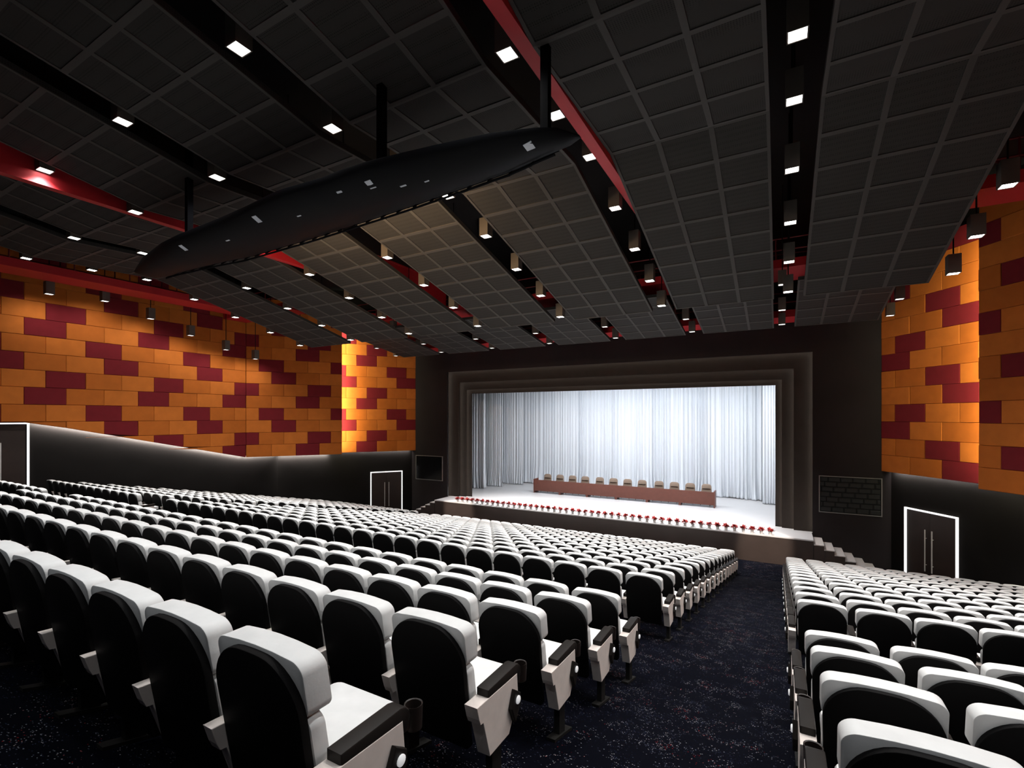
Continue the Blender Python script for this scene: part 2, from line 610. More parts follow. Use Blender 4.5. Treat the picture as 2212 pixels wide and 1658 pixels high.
# stage house shell
mb = MB()
mb.box(-24.0, 7.2, 33.4, 33.6, Z(ZS), Z(4.2), M_BLACK)
mb.box(-24.2, -24.0, 24.03, 33.6, Z(ZS), Z(4.2), M_BLACK)
mb.box(7.2, 7.4, 24.03, 33.6, Z(ZS), Z(4.2), M_BLACK)
mb.box(-24.2, 7.4, 24.03, 33.6, Z(4.2), Z(4.4), M_BLACK)
structure(mb, 'wall_stage_house')

stage = thing('stage', 'raised stage with glossy pale floor and dark brown front', 'stage', (CX, 22.42, Z(-6.04)))
ox, oy, oz = CX, 22.42, Z(-6.04)
YA, XA0, XA1 = 22.42, -17.74, 1.18
mb = MB()
mb.box(XA0 - ox, XA1 - ox, 0, 24.5 - oy, Z(ZS) - 0.05 - oz, Z(ZS) - oz, M_DECK)
mb.box(-24.0 - ox, 7.2 - ox, 24.06 - oy, 33.4 - oy, Z(ZS) - 0.05 - oz, Z(ZS) - 0.001 - oz, M_DECK)
mb.build('stage_deck', stage)
mb = MB()
mb.box(XA0 + 0.01 - ox, XA1 - 0.01 - ox, 0.015, 23.8 - oy, 0.0, Z(ZS) - 0.05 - oz, M_FASCIA)
mb.build('front_panel', stage)

for side, nm in ((-1, 'left'), (1, 'right')):
    st = thing('stage_steps', 'short flight of pale-topped dark steps at the %s end of the stage' % nm, 'steps', (XA0 if side < 0 else XA1, YA, Z(-6.04)), 'stage side steps')
    m1, m2 = MB(), MB()
    for i in range(6):
        x0, x1 = side * (0.002 + 0.342 * i), side * (0.342 * (i + 1))
        zt = 1.14 - 0.165 * (i + 1)
        if zt <= 0.02:
            break
        m1.box(min(x0, x1), max(x0, x1), 0.0, YP - YA - 0.01, 0, zt - 0.03, M_FASCIA)
        m2.box(min(x0, x1 + side * 0.012), max(x0, x1 + side * 0.012), -0.008, YP - YA - 0.01, zt - 0.03, zt, M_TREAD)
    m1.build('step_body', st)
    m2.build('step_treads', st)

# wall panels beside the proscenium
for nm, x0, x1 in (('left', -20.33, -18.2), ('right', 1.43, 3.56)):
    z0, z1 = -3.99, -2.46
    if nm == 'left':
        t = thing('side_screen', 'glossy black wall panel with thin grey frame left of the stage', 'panel', ((x0 + x1) / 2, YP, Z(z0)))
    else:
        t = thing('speaker_grille', 'black padded wall panel with thin grey frame right of the stage', 'panel', ((x0 + x1) / 2, YP, Z(z0)))
    hw, H = (x1 - x0) / 2, z1 - z0
    mb = MB()
    e = 0.035
    mb.box(-hw, hw, -0.05, -0.003, 0, e, M_TRIM)
    mb.box(-hw, hw, -0.05, -0.003, H - e, H, M_TRIM)
    mb.box(-hw, -hw + e, -0.05, -0.003, e, H - e, M_TRIM)
    mb.box(hw - e, hw, -0.05, -0.003, e, H - e, M_TRIM)
    mb.build('frame', t)
    mb = MB()
    if nm == 'left':
        mb.box(-hw + e, hw - e, -0.03, -0.004, e, H - e, M_GLASSK)
        mb.build('glass', t)
    else:
        mb.box(-hw + e, hw - e, -0.015, -0.004, e, H - e, M_BLACK)
        rows, bw = 7, 0.42
        for r_ in range(rows):
            za, zb = e + (H - 2 * e) * r_ / rows, e + (H - 2 * e) * (r_ + 1) / rows
            x = -hw + e - (bw / 2 if r_ % 2 else 0) - 0.09 * r_
            while x < hw - e:
                a, b = max(x, -hw + e), min(x + bw, hw - e)
                if b - a > 0.04:
                    g = 0.008
                    base = [(a + g, -0.012, za + g), (b - g, -0.012, za + g), (b - g, -0.012, zb - g), (a + g, -0.012, zb - g)]
                    k = 0.03
                    top = [(a + g + k, -0.042, za + g + k), (b - g - k, -0.042, za + g + k), (b - g - k, -0.042, zb - g - k), (a + g + k, -0.042, zb - g - k)]
                    mb.loft([base, top], M_PAD)
                x += bw
        mb.build('padding', t)

# ------------------------------------------------------------------ doors
def door(name, origin, along, inward, width, height, drop):
    """double door: light-line frame, two leaves, two tall pull handles. origin = foot of the jamb, along = unit vector over its width"""
    t = thing(name, None, None, origin, kind='structure')
    a, n = Vector(along), Vector(inward)
    up = Vector((0, 0, 1))

    def slab(mb, u0, u1, w0, w1, z0, z1, m_):
        p = []
        for z in (z0, z1):
            for (u, w_) in ((u0, w0), (u1, w0), (u1, w1), (u0, w1)):
                p.append(a * u + n * w_ + up * z)
        mb.hexa(p, m_)
    e = 0.055
    mb = MB()
    slab(mb, 0, e, 0.004, 0.07, -drop, height, M_DOORLED)
    slab(mb, width - e, width, 0.004, 0.07, -drop, height, M_DOORLED)
    slab(mb, e, width - e, 0.004, 0.07, height - e, height, M_DOORLED)
    mb.build('light_frame', t)
    for k in (0, 1):
        u0 = e + 0.05 if k == 0 else width / 2 + 0.004
        u1 = width / 2 - 0.004 if k == 0 else width - e - 0.05
        mb = MB()
        slab(mb, u0, u1, 0.003, 0.03, -drop, height - e - 0.03, M_DOOR)
        leaf = mb.build('door_leaf', t)
        mb = MB()
        uu = width / 2 + (-0.13 if k == 0 else 0.13)
        p0, p1 = a * uu + n * 0.10 + up * (height * 0.16), a * uu + n * 0.10 + up * (height * 0.74)
        mb.bar(p0, p1, 0.02, M_STEEL, 8)
        for zz in (height * 0.25, height * 0.62):
            mb.bar(a * uu + n * 0.02 + up * zz, a * uu + n * 0.10 + up * zz, 0.012, M_STEEL, 6)
        mb.build('pull_handle', leaf, smooth=40)
    return t


n35 = math.hypot(1, K35)
# the lower wall actually runs (12.25,23.83)->(16.7,17.47)
wl = Vector((16.7 - 12.25, 17.47 - YP - 0.02))
wl.normalize()


def wall_pt(side, y):
    t = (y - YP - 0.02) / wl.y
    return Vector((sx(12.25 + wl.x * t, side), y, 0))


for side, nm in ((-1, 'door_1'), (1, 'door_2')):
    p = wall_pt(side, 23.32)
    door(nm, (p.x, p.y, Z(-6.04)), (side * wl.x, wl.y, 0), (side * wl.y, -wl.x, 0), 1.98, 2.60, 0.0)
door('door_3', (sx(16.7, -1), 7.02, Z(floor_z(6.1))), (0, -1, 0), (1, 0, 0), 1.84, -0.23 - floor_z(6.1), 0.35)


# ------------------------------------------------------------------ suspended ceiling strips
def ceil_z(y):
    if y < 5.72:
        return 4.94 + (5.72 - y) * 0.17
    if y < 9.06:
        return 4.94 + (y - 5.72) * 0.16 / 3.34
    return 5.10 - (y - 9.06) * 0.25


def small_z(y):
    return 4.38 - (y - 17.9) * 0.1675


NAMES = ['far left', 'second from left', 'third from left', 'middle', 'third from right', 'second from right', 'far right']


def strip(name, label, xc, hw, ys, zf, group):
    """ys = section ends; a folded board with a raised grid of ribs and recessed perforated squares"""
    t = thing(name, label, 'ceiling panel', (xc, ys[0], Z(zf(ys[0]))), group)
    oy, oz = ys[0], zf(ys[0])
    grid, fill = MB(), MB()
    rib = 0.045
    edge = 0.055
    cols = [-hw, -hw / 3, hw / 3, hw]
    for a, b in zip(ys, ys[1:]):
        n = max(1, int(round((b - a) / 0.865)))
        # infill board
        za, zb = zf(a + 1e-6) - oz, zf(b - 1e-6) - oz
        T = 0.10
        fill.hexa([(-hw, a - oy, za), (hw, a - oy, za), (hw, b - oy, zb), (-hw, b - oy, zb), (-hw, a - oy, za + T), (hw, a - oy, za + T), (hw, b - oy, zb + T), (-hw, b - oy, zb + T)], M_INFILL)

        def rib_box(x0, x1, y0, y1):
            f = lambda y: za + (zb - za) * (y - a) / (b - a)
            d = 0.014
            grid.hexa([(x0, y0 - oy, f(y0) - d), (x1, y0 - oy, f(y0) - d), (x1, y1 - oy, f(y1) - d), (x0, y1 - oy, f(y1) - d),
                       (x0, y0 - oy, f(y0) + 0.004), (x1, y0 - oy, f(y0) + 0.004), (x1, y1 - oy, f(y1) + 0.004), (x0, y1 - oy, f(y1) + 0.004)], M_GRID)
        for i, c in enumerate(cols):
            x0, x1 = (c, c + edge) if i == 0 else ((c - edge, c) if i == 3 else (c - rib, c + rib))
            rib_box(x0, x1, a, b)
        spans = [(cols[0] + edge, cols[1] - rib), (cols[1] + rib, cols[2] - rib), (cols[2] + rib, cols[3] - edge)]
        for k in range(n + 1):
            y = a + (b - a) * k / n
            y0, y1 = max(a, y - rib), min(b, y + rib)
            for (x0, x1) in spans:
                rib_box(x0, x1, y0, y1)
    grid.build('rib_grid', t)
    fill.build('perforated_board', t)
    return t


for i in range(7):
    xm = CX + (i - 3) * 3.455
    strip('ceiling_reflector', 'long dark folded ceiling panel with square grid, %s of the seven' % NAMES[i], xm, 1.365, [-1.2, 5.72, 9.06, 15.82], ceil_z, 'long suspended ceiling panels')
    xs = CX + (i - 3) * 3.43
    strip('ceiling_reflector', 'short dark gridded ceiling panel before the stage wall, %s of the seven' % NAMES[i], xs, 1.355, [17.9, 22.38], small_z, 'short ceiling panels at the stage end')

# hangers are part of the panels' rigging: thin black rods between strip and slab
for i in range(7):
    pass

# ------------------------------------------------------------------ red catwalks above the panels
def catwalk(label, x0, x1, y0, y1, z, rails):
    t = thing('catwalk', label, 'catwalk', ((x0 + x1) / 2, y0, Z(z)), 'red catwalks above the ceiling')
    ox, oy = (x0 + x1) / 2, y0
    mb = MB()
    mb.box(x0 - ox, x1 - ox, 0, y1 - oy, 0, 0.06, M_RED)
    for (xa, xb, ya, yb) in ((x0, x0 + 0.05, y0, y1), (x1 - 0.05, x1, y0, y1), (x0, x1, y0, y0 + 0.05), (x0, x1, y1 - 0.05, y1)):
        mb.box(xa - ox, xb - ox, ya - oy, yb - oy, 0.06, 0.28, M_RED)
    mb.build('deck', t)
    rl = MB()
    for (p, q) in rails:
        p, q = Vector((p[0] - ox, p[1] - oy, 0.28)), Vector((q[0] - ox, q[1] - oy, 0.28))
        for h in (0.32, 0.7):
            rl.bar(p + Vector((0, 0, h)), q + Vector((0, 0, h)), 0.026, M_REDD, 5)
        n = max(1, int((q - p).length / 1.6))
        for k in range(n + 1):
            s = p + (q - p) * k / n
            rl.bar(s, s + Vector((0, 0, 0.72)), 0.024, M_REDD, 5)
    rl.build('handrail', t)
    return t


for sgn, nm in ((-1, 'left'), (1, 'right')):
    xi, xo = CX + sgn * 13.68, CX + sgn * 14.92
    a, b = min(xi, xo), max(xi, xo)
    catwalk('red catwalk with handrail along the %s side wall' % nm, a, b, -1, 14.08, 4.95, [((xi, -1), (xi, 14.08)), ((xo, -1), (xo, 14.08))])
    xb = CX + sgn * 5.335
    a, b = min(xb, xb + sgn * 0.20), max(xb, xb + sgn * 0.20)
    t = thing('red_beam', 'deep red beam running toward the stage above a ceiling gap, %s of the bridge centre' % nm, 'beam', ((a + b) / 2, -1.0, Z(4.95)), 'red beams above the ceiling')
    mb = MB()
    mb.box(a - (a + b) / 2, b - (a + b) / 2, 0, 19.25, 0.0, 1.3, M_RED)
    mb.build('web', t)
    mb = MB()
    mb.box(a - (a + b) / 2 - 0.02, b - (a + b) / 2 + 0.02, 0, 19.25, 1.3, 1.36, M_RED)
    mb.build('flange', t)
    xi, xo = CX + sgn * 11.2, CX + sgn * 16.2
    a, b = min(xi, xo), max(xi, xo)
    catwalk('short red cross catwalk reaching the %s side wall' % nm, a, b, 14.1, 15.3, 4.95, [((a, 14.15), (b, 14.15)), ((a, 15.25), (b, 15.25))])
catwalk('wide red cross catwalk above the ends of the long panels', -20.0, 3.2, 18.3, 20.2, 4.95, [((-20, 18.35), (3.2, 18.35)), ((-20, 20.15), (3.2, 20.15))])
catwalk('red cross catwalk nearest the stage wall', -19.6, 2.8, 22.3, 23.75, 4.02, [((-19.6, 22.35), (2.8, 22.35))])

# ------------------------------------------------------------------ pendant downlights
LY_BACK = [-2.4, -0.8, 0.8, 2.42]
LY = [4.05, 5.68, 7.32, 8.95, 10.6, 12.27, 13.9, 15.47]


def make_lamp(rod, on):
    t = thing('pendant_downlight', '-', 'ceiling light', (0, 0, 0))
    mb = MB()
    h, H, e = 0.125, 0.46, 0.016
    ring0 = [(-h, -h, 0), (h, -h, 0), (h, h, 0), (-h, h, 0)]
    inn = [(-h + e, -h + e, 0), (h - e, -h + e, 0), (h - e, h - e, 0), (-h + e, h - e, 0)]
    inn2 = [(x, y, 0.02) for x, y, _ in inn]
    top = [(x, y, H) for x, y, _ in ring0]
    mb.loft([inn2, inn, ring0, top], M_LAMPBOX)
    mb.build('housing', t)
    mb = MB()
    k = h - e - 0.002
    mb.box(-k, k, -k, k, 0.008, 0.018, M_LAMPON if on else M_LAMPDIM)
    mb.build('diffuser', t)
    mb = MB()
    mb.bar((0, 0, 0), (0, 0, 1), 0.016, M_BLACK, 6)
    mb.build('hanging_rod', t, loc=(0, 0, H))
    return t


lamp_on = make_lamp(1.6, True)
lamp_dim = make_lamp(1.1, False)
lamp_long = make_lamp(2.2, False)
first = {id(lamp_on): True, id(lamp_dim): True, id(lamp_long): True}


def put_lamp(src, x, y, zr, label, group):
    if first[id(src)]:
        first[id(src)] = False
        src.location = (x, y, Z(zr))
        src['label'], src['group'] = label, group
        o = src
    else:
        o = copy_thing(src, (x, y, Z(zr)), label)
        o['group'] = group
    for ch in o.children:
        if ch.name.startswith('hanging_rod'):
            ch.scale = (1, 1, 7.62 - zr - 0.46)
    return o


gapname = ['leftmost outer gap', 'first gap from left', 'second gap from left', 'third gap from left', 'third gap from right', 'second gap from right', 'first gap from right', 'rightmost outer gap']
gx = [CX - 12.12] + [CX + k * 3.45 for k in (-2.5, -1.5, -0.5, 0.5, 1.5, 2.5)] + [CX + 12.12]
for g, x in enumerate(gx):
    for k, y in enumerate(LY):
        px, py, d = project(x, y, ceil_z(y))
        vis = px is not None and -40 < px < 2252 and -60 < py < 1658
        if not vis and not (k < 3 and g in (5, 6)):
            if d < 3 or px is None:
                pass
        if vis:
            put_lamp(lamp_on, x, y, ceil_z(y) - 0.02, 'lit square pendant downlight, %s from stage, %s between long panels' % (ORD[len(LY) - k], gapname[g]), 'square pendant downlights in the ceiling gaps')
        spot_light('downlight_beam', (x, y, Z(ceil_z(y) - 0.04)), (0, 0, -1), LAMP_W, 125, 1.0, (1.0, 0.985, 0.965), 0.11)
    for y in LY_BACK:
        spot_light('downlight_beam', (x, y, Z(ceil_z(y) - 0.04)), (0, 0, -1), LAMP_W * 0.29, 125, 1.0, (0.93, 0.97, 1.0), 0.11)
    if True:
        xg = CX + (gx[g] - CX) * 0.985
        for k, y in enumerate((18.1, 20.42, 22.0)):
            if g in (0, 7) and k == 0:
                continue
            put_lamp(lamp_dim, xg, y, small_z(y) - 0.02, 'small dim pendant downlight, %s from stage wall, %s between short panels' % (ORD[3 - k], gapname[g]), 'dim pendant downlights near the stage wall')
# row of pendants hung on long rods along each side wall
for sgn, nm in ((-1, 'left'), (1, 'right')):
    x = CX + sgn * 15.12
    for k, y in enumerate([7.13, 8.8, 10.4, 12.0, 13.6, 15.1]):
        z = [4.51, 4.6, 4.18, 3.70, 3.24, 2.95][k]
        px, py, d = project(x, y, z)
        if px is not None and -20 < px < 2240:
            put_lamp(lamp_long, x, y, z, 'dark square pendant on long rod against the %s orange wall, %s from stage' % (nm, ORD[6 - k]), 'long-rod pendants along the side wall')
        spot_light('wall_pendant_beam', (x, y, Z(z - 0.03)), (sgn * 0.5, 0, -1), 120.0, 150, 1.0, (1.0, 0.96, 0.90), 0.12)
# two accent beams on the stage front
for x in (-17.04, 0.2):
    spot_light('accent_beam', (x, 15.47, Z(ceil_z(15.47) - 0.06)), (1.0 if x < -5 else -0.75, 6.95, -8.75), 8500.0, 12, 0.6, (1.0, 0.86, 0.74), 0.08)

# ------------------------------------------------------------------ lighting bridge (long black lens-shaped hull)
near_px = [(289.5, 586), (307.6, 557), (347.4, 526.6), (383.6, 508.5), (419.8, 494), (470.5, 474), (543, 441.5), (600, 413), (698, 385), (741, 367), (792, 351), (857, 334.8), (953, 312), (1056, 289.5), (1150, 276.9), (1193.5, 275), (1230, 280.5), (1257, 294)]
far_px = [(289.5, 588), (315, 599), (362, 597), (398, 586), (470.5, 568), (543, 553.7), (615, 532), (672, 515.7), (774, 483), (889.5, 445), (998, 407), (1107, 369), (1179, 336.6), (1241, 311), (1256, 297)]


def at_height(px, py, zr):
    d = F_PX * zr / (HOR - py)
    r = (px - 1106) / F_PX * d
    return r * math.cos(YAW) - d * math.sin(YAW), r * math.sin(YAW) + d * math.cos(YAW)


ZB = 3.72
near = sorted(at_height(a, b, ZB) for a, b in near_px)
far = sorted(at_height(a, b, ZB) for a, b in far_px)
xl = max(near[0][0], far[0][0])
xr = min(near[-1][0], far[-1][0])
nx_, ny_ = [p[0] for p in near], [p[1] for p in near]
fx_, fy_ = [p[0] for p in far], [p[1] for p in far]
bridge = thing('lighting_bridge', 'long black lens-shaped lighting bridge hung below the ceiling panels', 'lighting bridge', (CX, 6.0, Z(ZB)))
hull, rail, glints = MB(), MB(), MB()
rings_ = []
XS = np.linspace(xl + 0.004, xr - 0.004, 61)
bel = []
for x in XS:
    yn, yf = np.interp(x, nx_, ny_), np.interp(x, fx_, fy_)
    yf = max(yf, yn + 0.02)
    wd = yf - yn
    dep = 0.24 * min(1.0, wd / 1.3)
    ring = []
    for s, zz in ((0.0, 0.03), (0.04, -0.35), (0.2, -0.85), (0.45, -1.0), (0.7, -0.75), (0.88, -0.35), (1.0, 0.0), (1.0, 0.05), (0.93, 0.07), (0.5, 0.12), (0.1, 0.10), (0.0, 0.06)):
        ring.append((x - CX, yn + wd * s - 6.0, zz * dep if zz < 0 else zz * dep * 1.2))
    rings_.append(ring)
    bel.append((x, yn, yf, dep))
hull.loft(rings_, M_HULL)
hull.build('hull', bridge, smooth=35)
for i in range(2, len(bel) - 2, 2):
    x, yn, yf, dep = bel[i]
    if yf - yn < 0.25:
        continue
    x2, yn2, yf2, dep2 = bel[i + 2]
    if yf2 - yn2 < 0.25:
        continue
    rail.bar((x - CX, yf - 6.0 + 0.03, 0.02), (x2 - CX, yf2 - 6.0 + 0.03, 0.02), 0.018, M_HULL, 5)
    rail.bar((x - CX, yf - 6.0 - 0.1, -0.07 - 0.2 * dep), (x2 - CX, yf2 - 6.0 - 0.1, -0.07 - 0.2 * dep), 0.02, M_HULL, 5)
    rail.bar((x - CX, yf - 6.0 + 0.03, 0.02), (x - CX, yf - 6.0 - 0.1, -0.09), 0.016, M_HULL, 5)
rail.build('edge_rail', bridge)


def hull_z(x, y):
    yn, yf = np.interp(x, nx_, ny_), np.interp(x, fx_, fy_)
    wd = max(0.05, yf - yn)
    return float(np.interp((y - yn) / wd, [0, 0.04, 0.2, 0.45, 0.7, 0.88, 1], [0.03, -0.35, -0.85, -1.0, -0.75, -0.35, 0]) * 0.24 * min(1.0, wd / 1.3))


for (px, py, s) in ((800, 395, 0.06), (1143, 315, 0.06), (555, 470, 0.06), (396, 532, 0.06), (871, 401, 0.035), (733, 410, 0.035), (646, 466, 0.03), (492, 519, 0.035), (922, 391, 0.025)):  # painted glints: pale quads laid on the hull where it reflects light
    zz = ZB - 0.2
    for it in range(4):
        x, y = at_height(px, py, zz)
        zz = ZB + hull_z(x, y)
    sl = s if s > 0.05 else s * 1.6
    sw = s * 1.1 if s > 0.05 else s * 0.4
    c2 = MB()
    q = [(x - CX + a * sl, y - 6.0 + b * sw, hull_z(x + a * sl, y + b * sw)) for a, b in ((-1, -1), (1, -1), (1, 1), (-1, 1))]
    c2.loft([[(a, b, c + 0.02) for a, b, c in q], [(a, b, c - 0.006) for a, b, c in q]], M_GLINT)
    c2.build('painted_glint', bridge)
posts = MB()
for px, py in ((1161, 277), (798, 352), (380, 508)):
    x, y = at_height(px, py, ZB)
    y += 0.25
    p_ = MB()
    p_.box(x - CX - 0.055, x - CX + 0.055, y - 6.0 - 0.055, y - 6.0 + 0.055, 0.0, 2.2, M_PITCH)
    p_.build('hanger_post', bridge)
# the bridge's own warm lanterns, aimed at the panels toward the stage
area_light('bridge_light', (-9.2, 6.95, Z(ZB + 0.18)), (0, 1.0, 0.42), 6.5, 0.08, 210.0, (1.0, 0.66, 0.36), 130)


# ------------------------------------------------------------------ theatre seats
def outline(w, h0, h1, rt, rb, crown=0.0, taper=0.0, n=6):
    """rounded front outline in (x, h), counter-clockwise from lower left"""
    pts = []

    def arc(cx, cz, r, a0, a1):
        for k in range(n + 1):
            a = R(a0 + (a1 - a0) * k / n)
            pts.append((cx + r * math.cos(a), cz + r * math.sin(a)))
    arc(-w + rb, h0 + rb, rb, 180, 270)
    arc(w - rb, h0 + rb, rb, 270, 360)
    arc(w - rt, h1 - rt, rt, 0, 90)
    for x in (0.5, 0.0, -0.5):
        pts.append(((w - rt) * x, h1))
    arc(-w + rt, h1 - rt, rt, 90, 180)
    out = []
    for x, z in pts:
        t = (z - h0) / (h1 - h0)
        dz = -crown * (x / w) ** 2 * max(0, t) ** 2
        out.append((x * (1 - taper * (1 - t)), z + dz))
    return out


REC, HREF = 0.16, 0.75


def lean(mb):
    """recline everything in mb: y grows as the height falls"""
    mb.v = [(x, y + (HREF - z) * REC, z) for x, y, z in mb.v]


def pad(mb, poly, y0, y1, bulge, bev, material):
    c = (0.0, sum(p[1] for p in poly) / len(poly))
    hw = max(abs(p[0]) for p in poly)
    hh = max(abs(p[1] - c[1]) for p in poly)
    rr = []
    for y, k in ((y0, 0.75), (y0 + bev * 0.3, 0.2), (y0 + bev, 0), (y1 - bev, 0), (y1 - bev * 0.35, 0.25), (y1, 1.0), (y1 + bulge * 0.6, 4.0), (y1 + bulge, 7.0)):
        s1, s2 = max(0.1, 1 - bev * k / hw), max(0.1, 1 - bev * k / hh)
        rr.append([(p[0] * s1, y, c[1] + (p[1] - c[1]) * s2) for p in poly])
    mb.loft(rr, material)


SIDE = [(-0.018, 0.525), (0.43, 0.505), (0.445, 0.36), (0.40, 0.30), (0.33, 0.19), (0.115, 0.19), (0.045, 0.415), (0.018, 0.418), (0.004, 0.45)]
SIDE_S = [(-0.018, 0.525), (0.43, 0.505), (0.40, 0.30), (0.33, 0.19), (0.115, 0.19)]


def arm_poly():
    p = [(0.10, 0.495), (0.10, 0.562), (0.42, 0.562)]
    for k in range(1, 7):
        a = R(90 - 30 * k)
        p.append((0.42 + 0.062 * math.cos(a), 0.50 + 0.062 * math.sin(a)))
    return p


def seat_meshes(slope):
    P = {}
    m_ = MB()
    pad(m_, outline(0.264, 0.20, 0.908, 0.190, 0.03, 0.030, 0.05, 9), -0.004, 0.034, 0.0, 0.008, M_SHELL)
    lean(m_)
    P['back_shell'] = m_.mesh('back_shell', 40)
    m_ = MB()
    pad(m_, outline(0.267, 0.685, 0.923, 0.055, 0.045, 0.020, 0, 7), 0.030, 0.142, 0.014, 0.007, M_WHITE)
    # piping along the front upper edge
    lean(m_)
    P['headrest'] = m_.mesh('headrest', 40)
    m_ = MB()
    pad(m_, outline(0.262, 0.40, 0.69, 0.05, 0.04, 0.0), 0.030, 0.115, 0.035, 0.03, M_WHITE)
    lean(m_)
    P['lumbar_cushion'] = m_.mesh('lumbar_cushion', 40)
    m_ = MB()
    top = []
    for z, k in ((0.36, 0.03), (0.37, 0.006), (0.385, 0), (0.425, 0), (0.442, 0.008), (0.45, 0.03), (0.456, 0.12)):
        ring = []
        for (cx_, cy_, a0) in ((-0.205, 0.20, 180), (0.205, 0.20, 270), (0.195, 0.565, 0), (-0.195, 0.565, 90)):
            for q in range(5):
                a = R(a0 + 90 * q / 4)
                ring.append(((cx_ + 0.045 * math.cos(a)) * (1 - k / 0.25), 0.38 + (cy_ + 0.045 * math.sin(a) - 0.38) * (1 - k / 0.25), z - 0.02 * ((cy_ - 0.2) / 0.36) + 0.012))
        top.append(ring)
    m_.loft(top, M_WHITE)
    P['seat'] = m_.mesh('seat', 40)
    for nm, poly, hw in (('side_panel', SIDE, 0.031), ('end_panel', SIDE, 0.042)):
        m_ = MB()
        m_.prism(poly, 'x', -hw, hw, M_PANEL, 0.004)
        P[nm] = m_.mesh(nm)
    for nm, hw in (('armrest', 0.036), ('end_armrest', 0.040)):
        m_ = MB()
        m_.prism(arm_poly(), 'x', -hw, hw, M_ARM, 0.008)
        m_.box(-hw + 0.002, hw - 0.002, 0.10, 0.42, 0.47, 0.50, M_ARM)
        P[nm] = m_.mesh(nm, 35)
    m_ = MB()
    ro, ri = 0.042, 0.036
    cyc = lambda r, z: [(r * math.cos(2 * math.pi * k / 16), 0.545 + r * math.sin(2 * math.pi * k / 16), z) for k in range(16)]
    m_.loft([cyc(ri - 0.002, 0.415), cyc(ri, 0.505), cyc(ro, 0.508), cyc(ro, 0.500), cyc(ro - 0.003, 0.400)], M_CUP)
    m_.box(-0.012, 0.012, 0.455, 0.510, 0.42, 0.50, M_CUP)
    P['cup_holder'] = m_.mesh('cup_holder', 35)
    m_ = MB()
    f = lambda y: -slope * y
    m_.hexa([(-0.022, 0.17, f(0.17)), (0.022, 0.17, f(0.17)), (0.022, 0.27, f(0.27)), (-0.022, 0.27, f(0.27)), (-0.022, 0.17, 0.192), (0.022, 0.17, 0.192), (0.022, 0.27, 0.192), (-0.022, 0.27, 0.192)], M_FOOT)
    m_.hexa([(-0.035, 0.06, f(0.06) + 0.001), (0.035, 0.06, f(0.06) + 0.001), (0.035, 0.38, f(0.38) + 0.001), (-0.035, 0.38, f(0.38) + 0.001), (-0.035, 0.06, f(0.06) + 0.022), (0.035, 0.06, f(0.06) + 0.022), (0.035, 0.38, f(0.38) + 0.022), (-0.035, 0.38, f(0.38) + 0.022)], M_FOOT)
    P['leg'] = m_.mesh('leg')
    m_ = MB()
    dia = [(0.36, 0.445), (0.425, 0.40), (0.43, 0.34), (0.36, 0.25), (0.315, 0.35)]
    m_.prism(dia, 'x', 0.0, 0.028, M_ARM, 0.006)
    P['aisle_lamp'] = m_.mesh('aisle_lamp')
    m_ = MB()
    ring = [[(x, 0.385 + r * math.cos(2 * math.pi * k / 14), 0.375 + r * math.sin(2 * math.pi * k / 14)) for k in range(14)] for x, r in ((0.024, 0.024), (0.034, 0.024), (0.038, 0.018))]
    m_.loft(ring, M_LENS)
    P['lamp_lens'] = m_.mesh('lamp_lens', 40)
    return P


PARTS = {'rear': seat_meshes(0.2675), 'front': seat_meshes(0.2138)}


def simple_seat():
    """one mesh with every part, lighter, for the far rows"""
    mb = MB()
    a = MB()
    a.prism(outline(0.264, 0.20, 0.908, 0.190, 0.03, 0.030, 0.05, 4), 'y', -0.004, 0.032, M_SHELL, 0.006)
    a.prism(outline(0.267, 0.685, 0.923, 0.055, 0.045, 0.020, 0, 3), 'y', 0.030, 0.152, M_WHITE, 0.008)
    a.prism(outline(0.262, 0.40, 0.69, 0.05, 0.04, 0, 0, 2), 'y', 0.032, 0.14, M_WHITE, 0.02)
    lean(a)
    mats_ = [a.mats[i] for i in a.mi]
    for f_, m_ in zip(a.f, mats_):
        pass
    mb.v, mb.f, mb.mi, mb.mats = a.v, a.f, a.mi, a.mats
    mb.box(-0.24, 0.24, 0.16, 0.60, 0.37, 0.45, M_WHITE)
    return mb


def simple_end(mb, x, hw):
    mb.prism([(y, z) for y, z in SIDE_S], 'x', x - hw, x + hw, M_PANEL)
    mb.box(x - hw, x + hw, 0.10, 0.46, 0.50, 0.562, M_ARM)
    mb.box(x - 0.022, x + 0.022, 0.17, 0.27, -0.2138 * 0.25, 0.19, M_FOOT)


def raw(mb):
    v = np.array(mb.v, dtype=np.float64)
    return v, mb.f, [mb.mats[i] for i in mb.mi]


# positions
REAR_Y = [1.13, 2.15, 3.10, 4.06, 5.00]
FRONT_Y = [7.15 + 0.9185 * k for k in range(15)]
PITCH = 0.5752


def block_x(block):
    if block == 'centre':                # index 0 = beside the right-hand aisle
        xs = [-1.77, -1.77 - 0.61]
        while len(xs) < 23:
            xs.append(xs[-1] - PITCH)
        xs.append(xs[-1] - 0.61)
        return xs
    xs = [0.465, 0.465 + 0.62]
    while len(xs) < 12:
        xs.append(xs[-1] + 0.570)
    if block == 'left':
        xs = [2 * CX - x for x in xs]
    return xs


